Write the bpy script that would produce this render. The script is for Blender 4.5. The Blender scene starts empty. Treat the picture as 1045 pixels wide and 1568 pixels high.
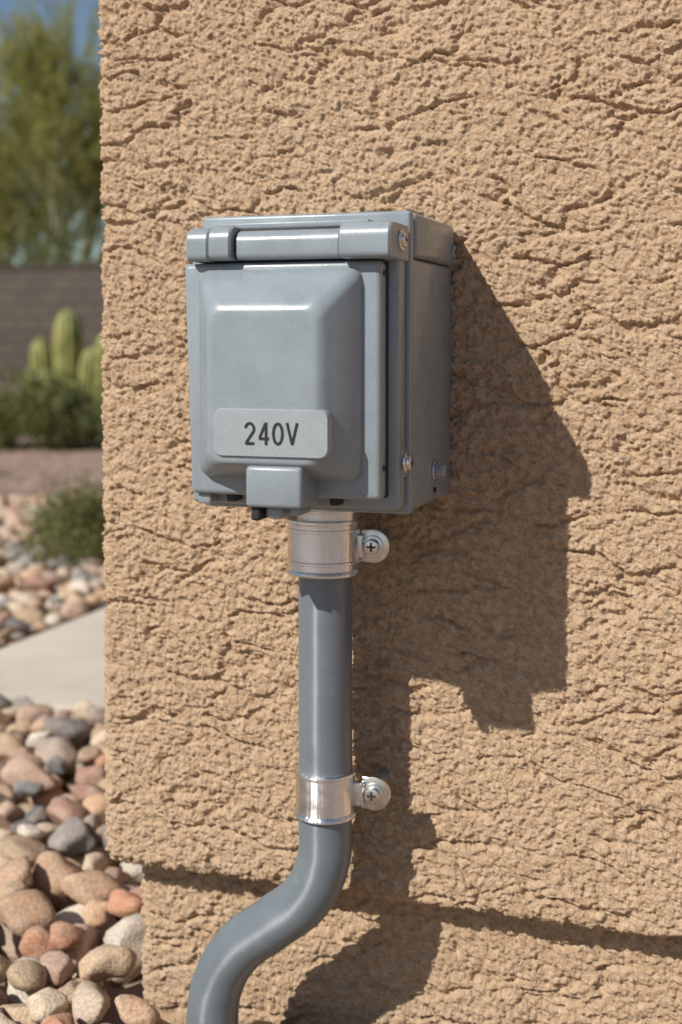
import bpy, bmesh, math, random
import numpy as np
from mathutils import Vector, Matrix, noise
random.seed(7); np.random.seed(7)
sc=bpy.context.scene
CZ=0.60
# ------------------------------------------------------------------ helpers
def link(o,parent=None):
    sc.collection.objects.link(o)
    if parent: o.parent=parent
    return o
def empty(name,loc=(0,0,0)):
    e=bpy.data.objects.new(name,None); e.empty_display_size=0.05
    sc.collection.objects.link(e); e.location=loc; return e
def mesh_np(name,V,F,mats,parent=None,smooth=True,midx=None,col=None):
    V=np.asarray(V,dtype=np.float32); F=np.asarray(F,dtype=np.int32)
    me=bpy.data.meshes.new(name)
    k=F.shape[1]
    me.vertices.add(len(V)); me.vertices.foreach_set('co',V.ravel())
    me.loops.add(F.size); me.loops.foreach_set('vertex_index',F.ravel())
    me.polygons.add(len(F)); me.polygons.foreach_set('loop_start',np.arange(0,F.size,k,dtype=np.int32))
    me.polygons.foreach_set('loop_total',np.full(len(F),k,dtype=np.int32))
    me.update(calc_edges=True)
    me.polygons.foreach_set('use_smooth',np.full(len(F),smooth))
    for m in mats: me.materials.append(m)
    if midx is not None: me.polygons.foreach_set('material_index',np.asarray(midx,dtype=np.int32))
    if col is not None:
        a=me.color_attributes.new('Col','FLOAT_COLOR','POINT')
        a.data.foreach_set('color',np.asarray(col,dtype=np.float32).ravel())
    me.validate()
    return link(bpy.data.objects.new(name,me),parent)
def bm_obj(name,bm,mats,parent=None,smooth=True,angle=40):
    bmesh.ops.recalc_face_normals(bm,faces=bm.faces)
    me=bpy.data.meshes.new(name); bm.to_mesh(me); bm.free()
    for m in (mats if isinstance(mats,(list,tuple)) else [mats]): me.materials.append(m)
    if smooth:
        for p in me.polygons: p.use_smooth=True
        try: me.set_sharp_from_angle(angle=math.radians(angle))
        except Exception: pass
    return link(bpy.data.objects.new(name,me),parent)
def rbox(name,x0,x1,p0,p1,z0,z1,bev,mat,parent,seg=3,taper=None):
    bm=bmesh.new()
    bmesh.ops.create_cube(bm,size=1)
    for v in bm.verts:
        v.co=Vector(((x0+x1)/2+v.co.x*(x1-x0), -(p0+p1)/2+v.co.y*(p1-p0), CZ+(z0+z1)/2+v.co.z*(z1-z0)))
        if taper: v.co=taper(v.co)
    if bev>0: bmesh.ops.bevel(bm,geom=bm.edges[:],offset=bev,segments=seg,profile=0.5,affect='EDGES')
    return bm_obj(name,bm,mat,parent)
def cyl(name,c,axis,r,h,mat,parent,n=32,bev=0.0,r2=None):
    bm=bmesh.new()
    bmesh.ops.create_cone(bm,cap_ends=True,segments=n,radius1=r,radius2=r if r2 is None else r2,depth=h)
    if bev>0:
        es=[e for e in bm.edges if len(e.link_faces)==2 and e.calc_face_angle(0)>1.0]
        bmesh.ops.bevel(bm,geom=es,offset=bev,segments=2,profile=0.5,affect='EDGES')
    q=Vector((0,0,1)).rotation_difference(Vector(axis)).to_matrix().to_4x4()
    bm.transform(Matrix.Translation(Vector(c))@q)
    return bm_obj(name,bm,mat,parent)
def lathe(name,c,prof,mat,parent,n=96):
    V=[];F=[]
    for (r,z) in prof:
        for i in range(n):
            a=2*math.pi*i/n; V.append((c[0]+r*math.cos(a),c[1]+r*math.sin(a),z))
    for j in range(len(prof)-1):
        for i in range(n):
            i2=(i+1)%n; F.append((j*n+i,j*n+i2,(j+1)*n+i2,(j+1)*n+i))
    bm=bmesh.new(); vs=[bm.verts.new(v) for v in V]
    for f in F: bm.faces.new([vs[k] for k in f])
    return bm_obj(name,bm,mat,parent,angle=35)
def tube_arr(pts,radii,n=8,ribs=0,amp=0.0,cap=True):
    pts=[Vector(p) for p in pts]; V=[];F=[]
    up=Vector((0.3,1,0.1)).normalized()
    for i,p in enumerate(pts):
        t=(pts[min(i+1,len(pts)-1)]-pts[max(i-1,0)]).normalized()
        a=t.cross(up)
        if a.length<1e-3: a=t.cross(Vector((1,0,0)))
        a.normalize(); b=t.cross(a).normalized()
        for k in range(n):
            th=2*math.pi*k/n
            r=radii[i]*(1+amp*math.cos(ribs*th) if ribs else 1)
            V.append(tuple(p+a*(r*math.cos(th))+b*(r*math.sin(th))))
    for i in range(len(pts)-1):
        for k in range(n):
            k2=(k+1)%n; F.append((i*n+k,i*n+k2,(i+1)*n+k2,(i+1)*n+k))
    return V,F
# ------------------------------------------------------------------ materials
def newmat(name):
    m=bpy.data.materials.new(name); m.use_nodes=True
    nt=m.node_tree; b=nt.nodes['Principled BSDF']; out=nt.nodes['Material Output']
    return m,nt,b,out
def L(nt,a,b): nt.links.new(a,b)
def noise_n(nt,vec,scale,detail=3,rough=0.5):
    n=nt.nodes.new('ShaderNodeTexNoise'); n.inputs['Scale'].default_value=scale
    n.inputs['Detail'].default_value=detail; n.inputs['Roughness'].default_value=rough
    if vec is not None: L(nt,vec,n.inputs['Vector'])
    return n
def mapr(nt,src,a,b,c=0,d=1,smooth=True):
    n=nt.nodes.new('ShaderNodeMapRange'); n.interpolation_type='SMOOTHSTEP' if smooth else 'LINEAR'
    n.inputs['From Min'].default_value=a; n.inputs['From Max'].default_value=b
    n.inputs['To Min'].default_value=c; n.inputs['To Max'].default_value=d
    L(nt,src,n.inputs['Value']); return n.outputs['Result']
def mth(nt,op,a,b=None):
    n=nt.nodes.new('ShaderNodeMath'); n.operation=op
    for i,v in enumerate((a,b)):
        if v is None: continue
        if isinstance(v,(int,float)): n.inputs[i].default_value=v
        else: L(nt,v,n.inputs[i])
    return n.outputs[0]
def mixc(nt,f,a,b,mode='MIX'):
    n=nt.nodes.new('ShaderNodeMix'); n.data_type='RGBA'; n.blend_type=mode
    def put(s,v):
        if isinstance(v,(int,float)): s.default_value=v
        elif isinstance(v,tuple): s.default_value=(*v,1) if len(v)==3 else v
        else: L(nt,v,s)
    put(n.inputs['Factor'],f)
    put([s for s in n.inputs if s.name=='A' and s.type=='RGBA'][0],a)
    put([s for s in n.inputs if s.name=='B' and s.type=='RGBA'][0],b)
    return [s for s in n.outputs if s.type=='RGBA'][0]
def warp(nt,vec,scale,amt,detail=2):
    wn=noise_n(nt,vec,scale,detail)
    sub=nt.nodes.new('ShaderNodeVectorMath'); sub.operation='SUBTRACT'; L(nt,wn.outputs['Color'],sub.inputs[0]); sub.inputs[1].default_value=(.5,.5,.5)
    scl=nt.nodes.new('ShaderNodeVectorMath'); scl.operation='SCALE'; L(nt,sub.outputs[0],scl.inputs[0]); scl.inputs['Scale'].default_value=amt
    add=nt.nodes.new('ShaderNodeVectorMath'); add.operation='ADD'; L(nt,vec,add.inputs[0]); L(nt,scl.outputs[0],add.inputs[1])
    return add.outputs[0]
def stucco():
    m,nt,b,out=newmat('stucco')
    tc=nt.nodes.new('ShaderNodeTexCoord'); co=tc.outputs['Object']
    w1=warp(nt,co,24,.018); w2=warp(nt,w1,260,.0045)
    mp=nt.nodes.new('ShaderNodeMapping'); mp.inputs['Scale'].default_value=(1,1,1.25); L(nt,w2,mp.inputs['Vector'])
    v1=nt.nodes.new('ShaderNodeTexVoronoi'); v1.inputs['Scale'].default_value=215; L(nt,mp.outputs[0],v1.inputs['Vector'])
    sp=nt.nodes.new('ShaderNodeSeparateColor'); L(nt,v1.outputs['Color'],sp.inputs[0])
    dome=mapr(nt,v1.outputs['Distance'],.15,.70,1,0)
    chip=mth(nt,'MULTIPLY',dome,mth(nt,'ADD',.15,mth(nt,'MULTIPLY',sp.outputs[0],.95)))
    n1=noise_n(nt,mp.outputs[0],112,3,.62)
    clump=mapr(nt,n1.outputs['Fac'],.44,.54)
    n2=noise_n(nt,co,520,2,.6)
    n0=noise_n(nt,co,18,2,.5)
    mp2=nt.nodes.new('ShaderNodeMapping'); mp2.inputs['Scale'].default_value=(11,11,27); mp2.inputs['Rotation'].default_value=(0,math.radians(7),0); L(nt,w2,mp2.inputs['Vector'])
    mx=warp(nt,mp2.outputs[0],1.3,1.1,3)
    vo=nt.nodes.new('ShaderNodeTexVoronoi'); vo.feature='DISTANCE_TO_EDGE'; vo.inputs['Scale'].default_value=1.0; L(nt,mx,vo.inputs['Vector'])
    crease=mapr(nt,vo.outputs['Distance'],0.01,0.075,1,0)
    mk=noise_n(nt,co,15,2); mask=mapr(nt,mk.outputs['Fac'],.42,.54)
    crease=mth(nt,'MULTIPLY',crease,mask)
    h=mth(nt,'MULTIPLY',chip,0.52)
    h=mth(nt,'ADD',h,mth(nt,'MULTIPLY',clump,0.50))
    h=mth(nt,'ADD',h,mth(nt,'MULTIPLY',n2.outputs['Fac'],0.40))
    h=mth(nt,'ADD',h,mth(nt,'MULTIPLY',n0.outputs['Fac'],0.30))
    h=mth(nt,'SUBTRACT',h,mth(nt,'MULTIPLY',crease,1.0))
    d=nt.nodes.new('ShaderNodeDisplacement'); d.inputs['Midlevel'].default_value=.9; d.inputs['Scale'].default_value=0.0041
    L(nt,h,d.inputs['Height']); L(nt,d.outputs[0],out.inputs['Displacement'])
    bp=nt.nodes.new('ShaderNodeBump'); bp.inputs['Distance'].default_value=.0026; bp.inputs['Strength'].default_value=1
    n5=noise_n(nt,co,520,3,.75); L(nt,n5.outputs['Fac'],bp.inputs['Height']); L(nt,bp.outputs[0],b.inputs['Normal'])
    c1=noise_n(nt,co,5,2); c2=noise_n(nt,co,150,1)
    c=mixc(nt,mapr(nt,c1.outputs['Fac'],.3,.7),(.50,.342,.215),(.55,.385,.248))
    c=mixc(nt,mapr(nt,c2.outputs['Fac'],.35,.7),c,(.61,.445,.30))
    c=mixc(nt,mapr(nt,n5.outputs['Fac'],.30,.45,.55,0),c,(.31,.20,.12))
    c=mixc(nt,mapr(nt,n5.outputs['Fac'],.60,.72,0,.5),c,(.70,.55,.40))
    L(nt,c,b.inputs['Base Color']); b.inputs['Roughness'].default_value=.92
    b.inputs['Specular IOR Level'].default_value=.2
    m.displacement_method='DISPLACEMENT'
    return m
M_st=stucco()
def paint(name,col,rough=.42,bump=.00012,sc_=900,aniso=0):
    m,nt,b,out=newmat(name)
    tc=nt.nodes.new('ShaderNodeTexCoord'); co=tc.outputs['Object']
    n=noise_n(nt,co,sc_,1); bp=nt.nodes.new('ShaderNodeBump'); bp.inputs['Distance'].default_value=bump; bp.inputs['Strength'].default_value=.6
    L(nt,n.outputs['Fac'],bp.inputs['Height']); L(nt,bp.outputs[0],b.inputs['Normal'])
    n2=noise_n(nt,co,35,4,.6)
    c=mixc(nt,mapr(nt,n2.outputs['Fac'],.3,.7),tuple(x*.94 for x in col),tuple(min(1,x*1.05) for x in col))
    n4=noise_n(nt,co,700,1); c=mixc(nt,mapr(nt,n4.outputs['Fac'],.64,.74,0,.3),c,tuple(min(1,x*1.5+.03) for x in col))
    if aniso:
        b.inputs['Anisotropic'].default_value=aniso; b.inputs['Specular IOR Level'].default_value=.9
        cx=nt.nodes.new('ShaderNodeCombineXYZ'); cx.inputs[2].default_value=1; L(nt,cx.outputs[0],b.inputs['Tangent'])
        mp=nt.nodes.new('ShaderNodeMapping'); mp.inputs['Scale'].default_value=(1,1,.25); L(nt,co,mp.inputs['Vector'])
        s=noise_n(nt,mp.outputs[0],160,4,.7); c=mixc(nt,mapr(nt,s.outputs['Fac'],.62,.72,0,.45),c,(.30,.29,.27))
    L(nt,c,b.inputs['Base Color'])
    L(nt,mapr(nt,n2.outputs['Fac'],.3,.7,rough-.05,rough+.08),b.inputs['Roughness'])
    return m
M_box=paint('grey_painted_metal',(.238,.278,.306),.29)
M_lab=paint('label_grey',(.29,.325,.345),.42)
M_pipe=paint('conduit_grey',(.140,.168,.190),.40,.0001,300,.95)
M_gask=paint('black_gasket',(.02,.02,.021),.6)
M_ink=paint('black_ink',(.012,.012,.013),.5)
def steel(name,col,rough,an):
    m,nt,b,out=newmat(name)
    tc=nt.nodes.new('ShaderNodeTexCoord')
    n2=noise_n(nt,tc.outputs['Object'],110,4,.6)
    L(nt,mixc(nt,mapr(nt,n2.outputs['Fac'],.3,.7),tuple(x*.84 for x in col),col),b.inputs['Base Color'])
    b.inputs['Metallic'].default_value=1
    b.inputs['Anisotropic'].default_value=an
    if an:
        cx=nt.nodes.new('ShaderNodeCombineXYZ'); cx.inputs[2].default_value=1; L(nt,cx.outputs[0],b.inputs['Tangent'])
        mp=nt.nodes.new('ShaderNodeMapping'); mp.inputs['Scale'].default_value=(220,220,9); L(nt,tc.outputs['Object'],mp.inputs['Vector'])
        st=noise_n(nt,mp.outputs[0],1,2); bp=nt.nodes.new('ShaderNodeBump'); bp.inputs['Distance'].default_value=.0009; bp.inputs['Strength'].default_value=.8
        L(nt,st.outputs['Fac'],bp.inputs['Height']); L(nt,bp.outputs[0],b.inputs['Normal'])
    L(nt,mapr(nt,n2.outputs['Fac'],.25,.75,rough-.06,rough+.08),b.inputs['Roughness'])
    return m
M_steel=steel('zinc_steel',(.93,.94,.95),.30,.9)
M_scr=steel('screw_steel',(.74,.74,.73),.27,0)
# ------------------------------------------------------------------ stucco house
house=empty('stucco_house')
XC=-0.557
def spacing(segs):
    out=[]
    for a,b,s in segs:
        n=max(1,int(round((b-a)/s))); out+= [a+(b-a)*i/n for i in range(n)]
    out.append(segs[-1][1]); return np.array(out)
def wallmesh(name,ox,oy,zrows,R=0.014):
    xs=spacing([(XC+ox+R,0.0,.0009),(0.0,.5,.005),(.5,2.2,.04)])[::-1]
    P=[(x,oy,0,-1) for x in xs]
    na=22
    for i in range(1,na):
        a=math.pi/2*i/na
        P.append((XC+ox+R-R*math.sin(a),oy+R-R*math.cos(a),-math.sin(a),-math.cos(a)))
    ys=spacing([(oy+R,.06,.0018),(.06,.4,.01),(.4,6,.08)])
    P+=[(XC+ox,y,-1,0) for y in ys]
    P=np.array(P); nz=len(zrows); npz=len(P)
    V=np.zeros((nz,npz,3),dtype=np.float32)
    for j,(z,ins) in enumerate(zrows):
        V[j,:,0]=P[:,0]-P[:,2]*(min(ins,.012)+max(0,ins-.012)*.35); V[j,:,1]=P[:,1]-P[:,3]*ins; V[j,:,2]=z
    idx=np.arange(nz*npz).reshape(nz,npz)
    F=np.stack([idx[:-1,:-1],idx[1:,:-1],idx[1:,1:],idx[:-1,1:]],-1).reshape(-1,4)
    return mesh_np(name,V.reshape(-1,3),F,[M_st],house)
ZL=CZ-.460
rows=[]
for ins in np.linspace(.052,.010,30): rows.append((ZL,ins))
for i in range(1,12):
    a=math.pi/2*i/12; rows.append((ZL+.010-.010*math.cos(a),.010-.010*math.sin(a)))
for z in spacing([(ZL+.010,.93,.0009),(.93,1.3,.006),(1.3,2.7,.05)]): rows.append((z,0))
wallmesh('upper_wall',0,0,rows)
brow=[(z,0) for z in spacing([(-.12,-.0,.006),(0,ZL+.03,.0011)])]
wallmesh('base_wall',.0185,.032,brow)
# ------------------------------------------------------------------ outlet box
box=empty('outdoor_outlet_box')
rbox('back_box',-.396,-.240,.000,.120,-.120,.060,.004,M_box,box)
rbox('back_box_cap',-.3985,-.2375,.002,.118,.0605,.092,.004,M_box,box)
rbox('back_box_rim',-.397,-.2385,.1205,.130,-.1205,.0920,.0025,M_box,box)
rbox('gasket',-.390,-.2430,.129,.134,-.114,.060,.001,M_gask,box)
rbox('cover_frame',-.3950,-.2408,.1335,.1525,-.1150,.066,.003,M_box,box)
rbox('cover_gasket',-.3885,-.2475,.152,.1555,-.106,.055,.001,M_gask,box)
def tap(co):
    z=co.z-CZ; t=max(0,min(1,(.056-z)/.165))
    if co.x<-.32: co.x+=.0050*t
    return co
rbox('cover_flange',-.3932,-.2480,.155,.170,-.1065,.0555,.004,M_box,box,4,tap)
def rr_ring(x0,x1,z0,z1,r,p,n=10):
    pts=[]
    for cx,cz,a0 in ((x1-r,z1-r,0),(x0+r,z1-r,90),(x0+r,z0+r,180),(x1-r,z0+r,270)):
        for i in range(n+1):
            a=math.radians(a0+90*i/n); pts.append((cx+r*math.cos(a),-p,CZ+cz+r*math.sin(a)))
    return pts
def loft(name,rings,mat,parent,cap=True,angle=50):
    bm=bmesh.new(); R=[[bm.verts.new(v) for v in r] for r in rings]; n=len(R[0])
    for a,b in zip(R[:-1],R[1:]):
        for i in range(n): bm.faces.new([a[i],a[(i+1)%n],b[(i+1)%n],b[i]])
    if cap: bm.faces.new(R[-1])
    return bm_obj(name,bm,mat,parent,angle=angle)
prof=[(0,0),(.015,.04),(.04,.12),(.08,.22),(.60,.72),(.68,.80),(.75,.87),(.82,.925),(.89,.965),(.95,.99),(1.0,1.0),(1.12,1.003)]
rings=[]
for t,h in prof:
    x0=-.3800+.0205*t; x1=-.2605-.0240*t; z1=.0515-.0310*t; z0=-.0940+.0140*t
    rings.append(rr_ring(x0,x1,z0,z1,.008+.002*t,.1690+.0300*h))
loft('cover_dome',rings,M_box,box)
lr=[]
for t,h in ((0,0),(.0,.6),(.15,.85),(.5,1)):
    lr.append(rr_ring(-.3575+.0015*t,-.2745-.0015*t,-.0765+.0015*t,-.0440-.0015*t,.006,.1925+.0085*h))
loft('label_plate',lr,M_lab,box)
# label lettering: stroked sans-serif characters standing 0.3 mm proud of the plate
tb=bmesh.new(); TH,TW,TG,SW=.0154,.0083,.0018,.0019
def stroke(pts,x0,lift,closed=False):
    P=[Vector((x0+TW*(SW/TW*.5+a*(1-SW/TW)), SW*.5+b_*(TH-SW))) for a,b_ in pts]; n=len(P); Lf=[];Rt=[]
    for i,p in enumerate(P):
        a=P[(i-1)%n] if (closed or i>0) else None; b_=P[(i+1)%n] if (closed or i<n-1) else None
        d1=(p-a).normalized() if a is not None else None; d2=(b_-p).normalized() if b_ is not None else None
        d1=d1 or d2; d2=d2 or d1
        n1=Vector((-d1.y,d1.x)); n2=Vector((-d2.y,d2.x)); m=(n1+n2).normalized(); k=SW*.5/max(.5,m.dot(n1))
        Lf.append(p+m*k); Rt.append(p-m*k)
    def v3(q,pp): return tb.verts.new((-.3343+q.x,-pp,CZ-.0682+q.y))
    pt=.2013+lift; pb=.2006
    A=[v3(q,pt) for q in Lf]; B=[v3(q,pt) for q in Rt]; C=[v3(q,pb) for q in Lf]; D=[v3(q,pb) for q in Rt]
    for i in range(n if closed else n-1):
        j=(i+1)%n
        tb.faces.new([A[i],A[j],B[j],B[i]]); tb.faces.new([A[i],C[i],C[j],A[j]]); tb.faces.new([B[i],B[j],D[j],D[i]])
two=[(.5+.48*math.cos(math.radians(a)),.72+.28*math.sin(math.radians(a))) for a in range(172,-31,-14)]+[(.70,.44),(.30,.17),(.06,.0)]
stroke(two,0,0); stroke([(.0,.0),(1.0,.0)],0,.00004)
x=TW+TG; stroke([(.68,1.0),(.02,.27)],x,0); stroke([(-.05,.25),(1.08,.25)],x,.00004); stroke([(.76,-.06),(.76,1.06)],x,.00008)
x=2*(TW+TG); stroke([(.5+.5*math.cos(math.radians(a)),.5+.5*math.sin(math.radians(a))) for a in range(0,360,12)],x,0,True)
x=3*(TW+TG); stroke([(-.06,1.06),(.5,-.02)],x,0); stroke([(1.06,1.06),(.5,-.02)],x,.00004)
bm_obj('label_text',tb,M_ink,box,smooth=False)
def hinge_part(name,x0,x1,pf,z0,z1,mat=M_box,pb=.134):
    h=z1-z0; r=h*.42; sec=[(pb,z0),(pb,z1)]
    cp=pf-r
    for i in range(9):
        a=math.radians(90-90*i/8); sec.append((cp+r*math.cos(a),z1-r+r*math.sin(a)))
    for i in range(5):
        a=math.radians(-60*i/4); sec.append((pf-.005+.005*math.cos(a),z0+.005+.005*math.sin(a)))
    bm=bmesh.new(); rings=[]
    for x,s in ((x0,.94),(x0+.0013,1),(x1-.0013,1),(x1,.94)):
        cpz=((pf+pb)/2,(z0+z1)/2)
        rings.append([bm.verts.new((x,-(cpz[0]+(p-cpz[0])*s),CZ+cpz[1]+(z-cpz[1])*s)) for p,z in sec])
    n=len(sec)
    for a,b in zip(rings[:-1],rings[1:]):
        for i in range(n): bm.faces.new([a[i],a[(i+1)%n],b[(i+1)%n],b[i]])
    bm.faces.new(rings[0]); bm.faces.new(rings[-1])
    return bm_obj(name,bm,mat,box)
hinge_part('hinge_knuckle_a',-.3865,-.3700,.180,.0560,.080)
hinge_part('hinge_knuckle_b',-.3694,-.3530,.181,.0565,.0808)
hinge_part('hinge_bar',-.3515,-.2755,.175,.0565,.0775)
hinge_part('hinge_knuckle_c',-.2742,-.2385,.182,.0560,.0810)
rbox('hinge_slot',-.3520,-.2760,.134,.1650,.0770,.0792,.0005,M_gask,box)
rbox('hinge_lip',-.3720,-.2600,.126,.158,.0795,.0840,.001,M_box,box)
for i,(p,z) in enumerate(((.155,.0695),(.140,-.0830))):
    rbox('screw_lug_%d'%i,-.2445,-.2395,p-.009,p+.007,z-.011,z+.010,.0025,M_box,box)
    cyl('screw_washer_%d'%i,(-.2385 if i else -.2378,-p,CZ+z),(1,0,0),.0072,.002,M_scr,box,bev=.0005)
    cyl('screw_head_%d'%i,(-.2365,-p,CZ+z),(1,0,0),.0050,.004,M_scr,box,bev=.0012)
    rbox('screw_slot_%d'%i,-.2348,-.2342,p-.003,p+.003,z-.0006,z+.0006,0,M_gask,box)
    rbox('screw_slota_%d'%i,-.2349,-.2343,p-.0006,p+.0006,z-.003,z+.003,0,M_gask,box)
cyl('side_hex_washer',(-.2390,-.056,CZ-.096),(1,0,0),.0080,.002,M_scr,box,bev=.0005)
cyl('side_hex_bolt',(-.2350,-.056,CZ-.096),(1,0,0),.0052,.007,M_lab,box,n=6,bev=.0008)
cyl('cap_boss',(-.2375,-.010,CZ+.071),(1,0,0),.0050,.005,M_box,box,bev=.001)
cyl('cap_boss_hole',(-.2349,-.010,CZ+.071),(1,0,0),.0022,.0008,M_gask,box)
cyl('side_rivet',(-.2395,-.056,CZ-.111),(1,0,0),.0022,.002,M_gask,box)
cyl('flange_rivet_a',(-.2477,-.163,CZ+.047),(1,0,0),.0020,.001,M_gask,box)
cyl('flange_rivet_b',(-.2477,-.163,CZ-.085),(1,0,0),.0020,.001,M_gask,box)
# latch
rbox('latch',-.3340,-.2935,.165,.2005,-.1105,-.0825,.003,M_box,box)
rbox('latch_foot_a',-.3320,-.3250,.168,.196,-.1200,-.1100,.002,M_gask,box)
rbox('latch_foot_b',-.3230,-.3100,.163,.192,-.1190,-.1100,.003,M_box,box)
rbox('latch_foot_c',-.3040,-.2970,.170,.194,-.1160,-.1100,.002,M_box,box)
rbox('cover_foot_a',-.3850,-.3750,.138,.165,-.1140,-.1060,.0015,M_box,box)
rbox('cover_foot_b',-.3640,-.3560,.138,.163,-.1120,-.1060,.0015,M_gask,box)
rbox('cover_foot_c',-.2870,-.2800,.138,.163,-.1120,-.1060,.0015,M_gask,box)
# ------------------------------------------------------------------ conduit
CX,CP=-.329,.050
cond=empty('electrical_conduit')
path=[(-.329,-.10),(-.329,-.20),(-.329,-.30),(-.329,-.376),(-.3310,-.410),(-.3455,-.4410),(-.374,-.466),(-.4045,-.492),(-.423,-.526),(-.4275,-.560),(-.4285,-.600),(-.4285,-.680)]
cu=bpy.data.curves.new('pipe','CURVE'); cu.dimensions='3D'; cu.bevel_depth=.0212; cu.bevel_resolution=12; cu.resolution_u=14
sp=cu.splines.new('BEZIER'); sp.bezier_points.add(len(path)-1)
for bp_,(x,z) in zip(sp.bezier_points,path):
    bp_.co=(x,-CP,CZ+z); bp_.handle_left_type=bp_.handle_right_type='AUTO'
po=bpy.data.objects.new('pipe',cu); link(po); bpy.context.view_layer.update()
dg=bpy.context.evaluated_depsgraph_get(); me=bpy.data.meshes.new_from_object(po.evaluated_get(dg)); bpy.data.objects.remove(po)
me.materials.clear(); me.materials.append(M_pipe)
for p in me.polygons: p.use_smooth=True
link(bpy.data.objects.new('pipe',me),cond)
lathe('box_hub',(CX+.003,-CP),[(.0,CZ-.118),(.028,CZ-.118),(.028,CZ-.124),(.0245,CZ-.125),(.0245,CZ-.1285),(.0255,CZ-.129),(.0255,CZ-.1305),(.0245,CZ-.131),(.0245,CZ-.1365),(.0,CZ-.1365)],M_steel,cond)
def clamp(z0,z1,r,cx,dx,ribs=False):
    e=empty('pipe_clamp')
    a,b=CZ+z0,CZ+z1
    pr=[(.0205,b-.0005),(r-.001,b),(r+.0012,b-.0008),(r+.0016,b-.002),(r+.0012,b-.0034),(r,b-.0042)]
    if ribs:
        for q in (b-.0085,a+.0105): pr+=[(r,q+.0014),(r+.0009,q+.0008),(r+.0009,q-.0008),(r,q-.0014)]
    pr+=[(r,a+.0046),(r+.0012,a+.0036),(r+.0018,a+.002),(r+.0012,a+.0006),(r-.001,a),(.0205,a+.0005)]
    lathe('band',(cx,-CP),pr,M_steel,e)
    zc=(z0+z1)/2; X0=cx+r-.002+dx
    pf=.047
    rbox('lug',X0,X0+.0085,.022,pf+.003,zc-.0095,zc+.0095,.0015,M_scr,e)
    rbox('lug_plate',X0+.005,X0+.0165,pf-.0065,pf-.0025,zc-.0130,zc+.0130,.0015,M_scr,e)
    xe=X0+.0155
    cyl('ear',(xe,-pf+.0045,CZ+zc),(0,-1,0),.0133,.0042,M_scr,e,n=48,bev=.0008)
    cyl('washer',(xe,-pf+.0020,CZ+zc),(0,-1,0),.0086,.0022,M_scr,e,bev=.0006)
    cyl('bolt_head',(xe,-pf-.0010,CZ+zc),(0,-1,0),.0062,.005,M_scr,e,n=32,bev=.0016)
    rbox('slot_a',xe-.0036,xe+.0036,pf+.0030,pf+.0038,zc-.0008,zc+.0008,0,M_gask,e)
    rbox('slot_b',xe-.0008,xe+.0008,pf+.0031,pf+.0039,zc-.0036,zc+.0036,0,M_gask,e)
    cyl('standoff',(xe-.004,-.019,CZ+zc),(0,-1,0),.0045,.046,M_box,e)
clamp(-.180,-.136,.0285,-.330,-.0035,True)
clamp(-.372,-.335,.0235,CX,.001)
# ------------------------------------------------------------------ ground
def ground_mat():
    m,nt,b,out=newmat('desert_soil')
    tc=nt.nodes.new('ShaderNodeTexCoord'); co=tc.outputs['Object']
    v=nt.nodes.new('ShaderNodeTexVoronoi'); v.inputs['Scale'].default_value=18; L(nt,co,v.inputs['Vector'])
    sep=nt.nodes.new('ShaderNodeSeparateColor'); L(nt,v.outputs['Color'],sep.inputs[0])
    cr=nt.nodes.new('ShaderNodeValToRGB'); L(nt,sep.outputs[0],cr.inputs[0])
    e=cr.color_ramp.elements; e[0].color=(.12,.085,.065,1); e[1].color=(.46,.34,.26,1)
    for p,cc in ((.3,(.30,.19,.135,1)),(.55,(.36,.24,.18,1)),(.8,(.20,.155,.13,1))):
        x=e.new(p); x.color=cc
    n=noise_n(nt,co,.7,4); c=mixc(nt,mapr(nt,n.outputs['Fac'],.35,.65,0,.5),cr.outputs[0],(.30,.20,.15))
    L(nt,c,b.inputs['Base Color']); b.inputs['Roughness'].default_value=.95
    bp=nt.nodes.new('ShaderNodeBump'); bp.inputs['Distance'].default_value=.02; bp.inputs['Strength'].default_value=.8; bp.invert=True
    L(nt,v.outputs['Distance'],bp.inputs['Height']); L(nt,bp.outputs[0],b.inputs['Normal'])
    return m
bm=bmesh.new(); bmesh.ops.create_grid(bm,x_segments=40,y_segments=40,size=400)
for v in bm.verts: v.co.z=-.03
bm_obj('ground',bm,ground_mat(),smooth=False)
def conc():
    m,nt,b,out=newmat('concrete'); tc=nt.nodes.new('ShaderNodeTexCoord'); co=tc.outputs['Object']
    n=noise_n(nt,co,3,5,.6); n2=noise_n(nt,co,180,3)
    c=mixc(nt,mapr(nt,n.outputs['Fac'],.3,.7),(.48,.43,.37),(.60,.54,.47)); c=mixc(nt,mapr(nt,n2.outputs['Fac'],.6,.75,0,.5),c,(.33,.29,.25))
    L(nt,c,b.inputs['Base Color']); b.inputs['Roughness'].default_value=.9
    bp=nt.nodes.new('ShaderNodeBump'); bp.inputs['Distance'].default_value=.002; L(nt,n2.outputs['Fac'],bp.inputs['Height']); L(nt,bp.outputs[0],b.inputs['Normal'])
    return m
M_conc=conc()
bm=bmesh.new(); y=.83
while y<7:
    g=bmesh.ops.create_cube(bm,size=1)['verts']
    for v in g: v.co=Vector((-.985+v.co.x*.85,y+.6+v.co.y*1.192,-.040+v.co.z*.10))
    y+=1.2
bmesh.ops.bevel(bm,geom=bm.edges[:],offset=.008,segments=2,affect='EDGES')
bm_obj('walkway',bm,M_conc)
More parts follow.
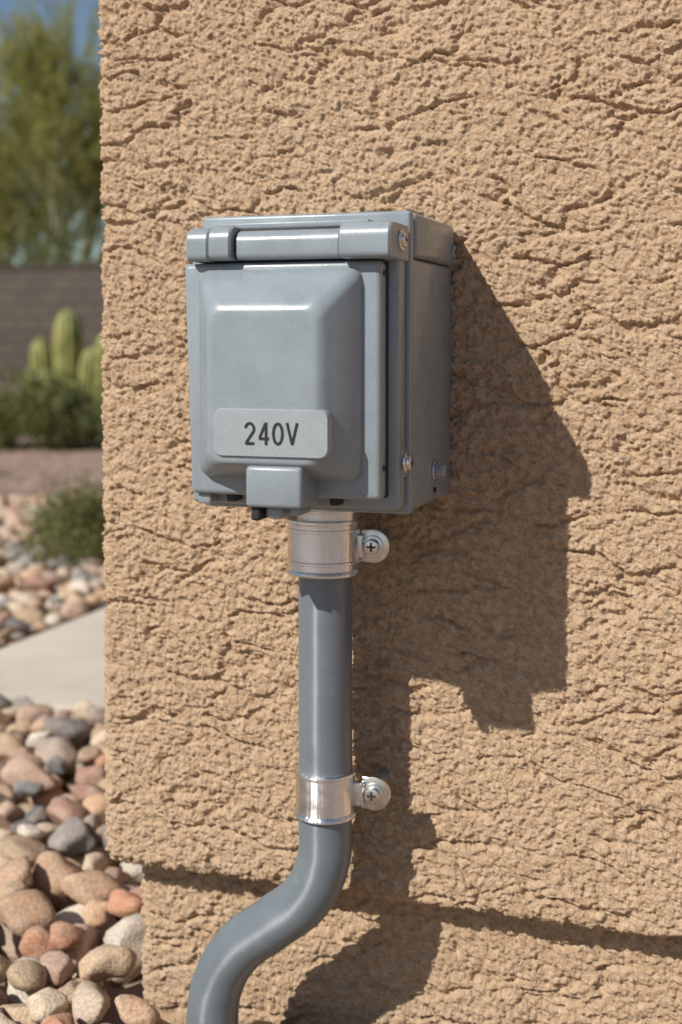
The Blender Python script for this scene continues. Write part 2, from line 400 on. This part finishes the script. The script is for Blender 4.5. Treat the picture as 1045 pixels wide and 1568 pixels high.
# ------------------------------------------------------------------ rocks
pal=np.array([(.52,.38,.25),(.62,.50,.37),(.56,.36,.23),(.26,.255,.25),(.15,.155,.165),(.38,.22,.165),(.50,.35,.27),(.68,.61,.52),(.50,.25,.15),(.36,.29,.25)])
pw=np.array([.21,.17,.12,.10,.07,.06,.09,.10,.04,.07]); pw=pw/pw.sum()
def rock_variants(sub,n,seed):
    rnd=random.Random(seed); out=[]
    for k in range(n):
        bm=bmesh.new(); bmesh.ops.create_icosphere(bm,subdivisions=sub,radius=1)
        planes=[]
        for _ in range(rnd.randint(8,13)):
            d=Vector((rnd.gauss(0,1),rnd.gauss(0,1),rnd.gauss(0,.9))).normalized(); planes.append((d,rnd.uniform(.58,.86)))
        off=Vector((rnd.uniform(0,50),rnd.uniform(0,50),rnd.uniform(0,50)))
        for v in bm.verts:
            p=v.co.copy()
            for d,h in planes:
                s=p.dot(d)
                if s>h: p-=d*(s-h)*.95
            p*=1.08+.22*noise.noise(p*1.2+off)+.07*noise.noise(p*3+off)+.035*noise.noise(p*8+off)
            v.co=p
        V=np.array([v.co[:] for v in bm.verts]); F=np.array([[v.index for v in f.verts] for f in bm.faces]); bm.free()
        out.append((V,F))
    return out
def scatter(name,inside,bx,by,n,rr,sub,base=-.03,seed=1,mat=None,maxz=.05,pw_=1.6):
    rnd=np.random.RandomState(seed); res=.006
    nx=int((bx[1]-bx[0])/res); ny=int((by[1]-by[0])/res); H=np.full((nx,ny),base)
    var=rock_variants(sub,18,seed); VV=[];FF=[];CC=[];vo=0
    for i in range(n):
        r=rr[0]+(rr[1]-rr[0])*rnd.rand()**pw_
        a=r*rnd.uniform(.95,1.3); b_=r*rnd.uniform(.75,1.0); c_=r*rnd.uniform(.5,.78); yaw=rnd.rand()*math.pi
        m=int(a/res)+1; g=np.arange(-m,m+1)*res; gx,gy=np.meshgrid(g,g,indexing='ij')
        lx=gx*math.cos(yaw)+gy*math.sin(yaw); ly=-gx*math.sin(yaw)+gy*math.cos(yaw)
        q=1-(lx/(a*.90))**2-(ly/(b_*.90))**2; msk=q>0; hh=c_*np.sqrt(np.clip(q,0,1))
        best=None
        for _ in range(5):
            x=rnd.uniform(*bx); yy=rnd.uniform(*by)
            if not inside(x,yy,a): continue
            ix=int((x-bx[0])/res); iy=int((yy-by[0])/res)
            if ix-m<0 or iy-m<0 or ix+m+1>nx or iy+m+1>ny: continue
            sub_=H[ix-m:ix+m+1,iy-m:iy+m+1]; zc=np.max(np.where(msk,sub_+hh,-9))
            if best is None or zc<best[0]: best=(zc,x,yy,ix,iy)
        if best is None or best[0]+c_>maxz+.5*r: continue
        zc,x,yy,ix,iy=best; zc-=.12*c_
        sl=H[ix-m:ix+m+1,iy-m:iy+m+1]; sl[:]=np.where(msk,np.maximum(sl,zc+hh),sl)
        V,F=var[rnd.randint(len(var))]
        tl=Matrix.Rotation(yaw,3,'Z')@Matrix.Rotation(rnd.normal(0,.22),3,'X')@Matrix.Rotation(rnd.normal(0,.22),3,'Y')
        W=(V*np.array([a,b_,c_])*1.08)@np.array(tl).T+np.array([x,yy,zc])
        VV.append(W); FF.append(F+vo); vo+=len(V)
        col=pal[rnd.choice(len(pal),p=pw)]*rnd.uniform(.85,1.18)
        CC.append(np.tile(np.append(col,1),(len(V),1)))
    return mesh_np(name,np.concatenate(VV),np.concatenate(FF),[mat],col=np.concatenate(CC))
def rock_mat():
    m,nt,b,out=newmat('river_rock'); tc=nt.nodes.new('ShaderNodeTexCoord'); co=tc.outputs['Object']
    at=nt.nodes.new('ShaderNodeAttribute'); at.attribute_name='Col'
    n=noise_n(nt,co,38,4,.65); n2=noise_n(nt,co,350,2,.6)
    c=mixc(nt,mapr(nt,n.outputs['Fac'],.35,.7,0,.45),at.outputs['Color'],(.57,.46,.36))
    c=mixc(nt,mapr(nt,n2.outputs['Fac'],.35,.65,.0,.6),c,mixc(nt,1.0,c,(.56,.52,.50),'MULTIPLY'))
    L(nt,c,b.inputs['Base Color']); b.inputs['Roughness'].default_value=.88; b.inputs['Specular IOR Level'].default_value=.3
    bp=nt.nodes.new('ShaderNodeBump'); bp.inputs['Distance'].default_value=.003; bp.inputs['Strength'].default_value=.9
    L(nt,mth(nt,'ADD',n.outputs['Fac'],mth(nt,'MULTIPLY',n2.outputs['Fac'],.5)),bp.inputs['Height']); L(nt,bp.outputs[0],b.inputs['Normal'])
    return m
M_rock=rock_mat()
def insA(x,y,a):
    if y+a>.84: return False
    if x>XC-a*.8 and y>-a*.8+.02: return False
    if abs(x+.4285)<a+.015 and abs(y+.05)<a+.015: return False
    return True
scatter('river_rock_gravel',insA,(-1.75,.35),(-.55,.86),3400,(.016,.039),3,seed=3,mat=M_rock,maxz=.028)
def insB(x,y,a):
    if x+a>-1.42: return False
    return abs(x+.62*(y+1)-.02)<.55+.03*y
scatter('river_rock_gravel',insB,(-3.6,-1.40),(.9,3.3),2400,(.018,.042),2,seed=5,mat=M_rock,maxz=.02)
# ------------------------------------------------------------------ vegetation
def leafmat(name,ca,cb,tr=.3):
    m,nt,b,out=newmat(name); tc=nt.nodes.new('ShaderNodeTexCoord')
    n=noise_n(nt,tc.outputs['Object'],3.0,2); n2=noise_n(nt,tc.outputs['Object'],25,1)
    c=mixc(nt,mapr(nt,n.outputs['Fac'],.35,.65),ca,cb); c=mixc(nt,mapr(nt,n2.outputs['Fac'],.4,.65,0,.5),c,tuple(x*1.5 for x in cb))
    L(nt,c,b.inputs['Base Color']); b.inputs['Roughness'].default_value=.6
    t=nt.nodes.new('ShaderNodeBsdfTranslucent'); L(nt,c,t.inputs['Color'])
    mx=nt.nodes.new('ShaderNodeMixShader'); mx.inputs[0].default_value=tr
    L(nt,b.outputs[0],mx.inputs[1]); L(nt,t.outputs[0],mx.inputs[2]); L(nt,mx.outputs[0],out.inputs['Surface'])
    return m
M_leafP=leafmat('palo_verde_leaf',(.24,.25,.065),(.36,.34,.10),.45)
M_leafS=leafmat('shrub_leaf',(.085,.105,.03),(.15,.16,.05),.25)
M_bark=paint('bark',(.20,.19,.09),.8,.002,60)
def leaves(C,D,ln,wd,rnd):
    n=len(C); R=rnd.normal(size=(n,3)); S=np.cross(D,R); S/=np.linalg.norm(S,axis=1)[:,None]+1e-9
    ln=ln[:,None]; wd=wd[:,None]
    V=np.stack([C-D*ln*.5,C+S*wd*.5,C+D*ln*.5,C-S*wd*.5],1).reshape(-1,3)
    return V,np.arange(4*n).reshape(n,4)
def finish_plant(name,parts):
    VV=[];FF=[];MI=[];o=0
    for V,F,mi in parts:
        V=np.asarray(V,dtype=float);F=np.asarray(F)
        VV.append(V);FF.append(F+o);MI.append(np.full(len(F),mi));o+=len(V)
    return VV,FF,MI
def tree(name,loc,H,R,seed,nspray=900,bark=M_bark,leaf=M_leafP,leafn=34,ls=.09,lw=.5):
    rnd=np.random.RandomState(seed); parts=[]; tips=[]
    def branch(p,d,l,r,lev):
        pts=[Vector(p)]; rr=[r]; dd=Vector(d)
        for i in range(6):
            dd=(dd+Vector(rnd.normal(0,.13,3))+Vector((0,0,.03))).normalized(); pts.append(pts[-1]+dd*(l/6)); rr.append(r*(1-.55*(i+1)/6))
        V,F=tube_arr(pts,rr,7 if lev<2 else 4); parts.append((V,F,0))
        if lev>=1:
            for k in (2,3,4,5,6): tips.append((pts[k].copy(),dd.copy()))
        if lev<3:
            for _ in range(5 if lev==0 else 4):
                k=rnd.randint(2,7); az=rnd.rand()*2*math.pi
                nd_=(dd+Vector((math.cos(az),math.sin(az),rnd.uniform(-.1,.5)))*rnd.uniform(.5,.95)).normalized()
                branch(pts[k],nd_,l*rnd.uniform(.55,.8),rr[k]*.6,lev+1)
    for i in range(4):
        az=i*math.pi/2+rnd.uniform(-.4,.4); branch(Vector(loc)+Vector((0,0,-.05)),Vector((math.cos(az)*.5,math.sin(az)*.5,1)).normalized(),H*.36,H*.016,0)
    C=[];D=[]
    for s in range(nspray):
        p,d=tips[rnd.randint(len(tips))]
        dr=(d+Vector(rnd.normal(0,.45,3))+Vector((0,0,.35))).normalized(); l=rnd.uniform(.35,1.0)*H*.16
        t=rnd.rand(leafn); droop=np.stack([np.zeros(leafn),np.zeros(leafn),-.2*l*t**2],1)
        c=np.array(p)+np.outer(t*l,np.array(dr))+droop+rnd.normal(0,.02*H*.12,(leafn,3))
        dd=np.array(dr)+rnd.normal(0,.35,(leafn,3)); dd/=np.linalg.norm(dd,axis=1)[:,None]; C.append(c);D.append(dd)
    C=np.concatenate(C);D=np.concatenate(D)
    V,F=leaves(C,D,rnd.uniform(.7,1.6,len(C))*ls,rnd.uniform(.25,.5,len(C))*ls*lw,rnd); parts.append((V,F,1))
    VV,FF,MI=finish_plant(name,parts)
    V=np.concatenate(VV); l=np.array(loc); rel=V-l
    zt=np.percentile(rel[:,2],99.5); rt=np.percentile(np.hypot(rel[:,0],rel[:,1]),97)
    rel*=np.array([R/rt,R/rt,H/zt]); V=rel+l
    return mesh_np(name,V,np.concatenate(FF),[bark,leaf],midx=np.concatenate(MI),smooth=True)
tree('added_shadow_tree',(-12.7,20.4,0),6.5,3.2,11,nspray=3400)
tree('added_shadow_tree',(-17.9,25.5,0),6.4,3.4,12,nspray=1800)
tree('added_shadow_tree',(-8.9,24.5,0),5.6,3.2,14,nspray=1800)
tree('added_shadow_tree',(-5.1,1.7,-.03),2.7,.8,15,nspray=500,ls=.05)  # out-of-view tree, added to drop a shadow band on the ground
def shrub(name,loc,R,H,n,seed,ls,leaf=M_leafS):
    rnd=np.random.RandomState(seed); parts=[]
    for i in range(16):
        az=rnd.rand()*6.28; tp=Vector((math.cos(az)*R*.7*rnd.rand(),math.sin(az)*R*.7*rnd.rand(),H*rnd.uniform(.5,.9)))
        b0=Vector(loc)+Vector((0,0,-.03)); pts=[b0,b0+tp*.5+Vector((0,0,H*.1)),b0+tp]; V,F=tube_arr(pts,[R*.03,R*.022,R*.008],5); parts.append((V,F,0))
    nc=60; cc=rnd.normal(size=(nc,3)); cc/=np.linalg.norm(cc,axis=1)[:,None]; cc[:,2]=np.abs(cc[:,2])*1.0
    cc*=rnd.uniform(.5,.95,(nc,1)); cc=cc*np.array([R,R,H*.85])+np.array([0,0,H*.08])
    k=rnd.randint(nc,size=n); dv=rnd.normal(size=(n,3)); C=cc[k]+dv*np.array([R,R,H])*.13+np.array(loc)
    D=dv/np.linalg.norm(dv,axis=1)[:,None]; D[:,2]+=.5; D/=np.linalg.norm(D,axis=1)[:,None]
    C[:,2]=np.maximum(C[:,2],-.02)
    V,F=leaves(C,D,rnd.uniform(.6,1.3,n)*ls,rnd.uniform(.35,.6,n)*ls,rnd); parts.append((V,F,1))
    VV,FF,MI=finish_plant(name,parts)
    return mesh_np(name,np.concatenate(VV),np.concatenate(FF),[M_bark,leaf],midx=np.concatenate(MI),smooth=False)
shrub('desert_shrub',(-4.15,5.75,-.02),.42,.42,8000,21,.035)
shrub('desert_shrub',(-1.80,2.12,-.02),.18,.26,5500,22,.016)
shrub('desert_shrub',(-5.9,7.2,-.02),.5,.5,6000,23,.04)
for i,(x,y,R,H) in enumerate(((-11.6,18.2,1.2,2.5),(-13.6,18.4,1.4,2.6),(-9.6,18.3,1.3,2.5),(-15.8,18.5,1.4,2.6))):
    shrub('oleander_shrub',(x,y,0),R,H,8000,40+i,.09)
def cactus():
    m,nt,b,out=newmat('cactus_green'); tc=nt.nodes.new('ShaderNodeTexCoord'); n=noise_n(nt,tc.outputs['Object'],9,3)
    L(nt,mixc(nt,mapr(nt,n.outputs['Fac'],.35,.65),(.14,.16,.04),(.26,.25,.075)),b.inputs['Base Color']); b.inputs['Roughness'].default_value=.6
    parts=[]; bx=Vector((-5.16,7.82,-.03))
    def col(dx,dy,h,r,lean=(0,0)):
        pts=[];rd=[]; N=18
        for i in range(N+1):
            t=i/N; z=h*t
            pts.append(bx+Vector((dx+lean[0]*t,dy+lean[1]*t,z)))
            k=max(0,(t-.72)/.28); rd.append(max(.004,r*math.sqrt(max(0,1-k*k))*(.80+.20*math.sin(min(1,t*1.6)*1.57))))
        V,F=tube_arr(pts,rd,48,12,.13); parts.append((V,F,0))
    col(.0,0,.90,.105); col(-.15,-.05,.68,.08,(-.07,0)); col(.15,.02,.60,.085,(.05,0)); col(-.05,-.16,.44,.08,(-.06,-.03)); col(.10,-.17,.34,.08,(.05,-.02)); col(.25,.05,.72,.085,(.06,0)); col(-.22,-.1,.45,.06,(-.05,0))
    VV,FF,MI=finish_plant('c',parts)
    return mesh_np('columnar_cactus',np.concatenate(VV),np.concatenate(FF),[m])
cactus()
def block():
    m,nt,b,out=newmat('concrete_block'); tc=nt.nodes.new('ShaderNodeTexCoord')
    mp=nt.nodes.new('ShaderNodeMapping'); mp.inputs['Rotation'].default_value=(math.radians(90),0,0); L(nt,tc.outputs['Object'],mp.inputs['Vector'])
    br=nt.nodes.new('ShaderNodeTexBrick'); L(nt,mp.outputs[0],br.inputs['Vector']); br.inputs['Scale'].default_value=1
    br.inputs['Brick Width'].default_value=.4; br.inputs['Row Height'].default_value=.2; br.inputs['Mortar Size'].default_value=.012
    br.inputs['Color1'].default_value=(.092,.073,.057,1); br.inputs['Color2'].default_value=(.074,.058,.046,1); br.inputs['Mortar'].default_value=(.05,.04,.033,1)  # dark albedo: tree shade on the wall is put into these block colours
    L(nt,br.outputs['Color'],b.inputs['Base Color']); b.inputs['Roughness'].default_value=.9
    bp=nt.nodes.new('ShaderNodeBump'); bp.inputs['Distance'].default_value=.01; bp.invert=True; L(nt,br.outputs['Fac'],bp.inputs['Height']); L(nt,bp.outputs[0],b.inputs['Normal'])
    return m
Mb=block()
fw=empty('block_wall')
rbox('wall_blocks',-40,8,-16.8,-16.6,-.65,1.15,.005,Mb,fw)
rbox('wall_cap',-40,8,-16.84,-16.56,1.153,1.21,.01,Mb,fw)
for i in range(8): rbox('pilaster_%d'%i,-38.2+i*6,-37.8+i*6,-16.88,-16.52,-.65,1.25,.01,Mb,fw)
# ------------------------------------------------------------------ light, sky
sd=Vector((.600,1,-.980)).normalized()
sl=bpy.data.lights.new('sun','SUN'); sl.energy=5.0; sl.angle=math.radians(.5); sl.color=(1,.955,.875)
so=bpy.data.objects.new('sun',sl); link(so); so.rotation_euler=sd.to_track_quat('-Z','Y').to_euler(); so.location=(-3,-5,6)
w=bpy.data.worlds.new('World'); sc.world=w; w.use_nodes=True; nt=w.node_tree
sky=nt.nodes.new('ShaderNodeTexSky'); sky.sky_type='NISHITA'; sky.sun_disc=False
sky.sun_elevation=math.asin(-sd.z); sky.sun_rotation=math.radians(211); sky.air_density=1.0; sky.dust_density=.6; sky.ozone_density=1.5
bg=nt.nodes['Background']; L(nt,sky.outputs[0],bg.inputs[0]); bg.inputs[1].default_value=.082
sc.view_settings.view_transform='Standard'; sc.view_settings.look='None'; sc.view_settings.exposure=0
# ------------------------------------------------------------------ camera
cd=bpy.data.cameras.new('camera'); co_=bpy.data.objects.new('camera',cd); link(co_); sc.camera=co_
cd.sensor_width=36; cd.lens=45.4; pitch=2.5; yaw=18.4
co_.location=(0,-1,CZ); co_.rotation_euler=(math.radians(90-pitch),0,math.radians(yaw))
cd.shift_y=-(259-1977*math.tan(math.radians(pitch)))/1568
cd.clip_start=.01; cd.clip_end=2000
cd.dof.use_dof=True; cd.dof.focus_distance=.94; cd.dof.aperture_fstop=5.8
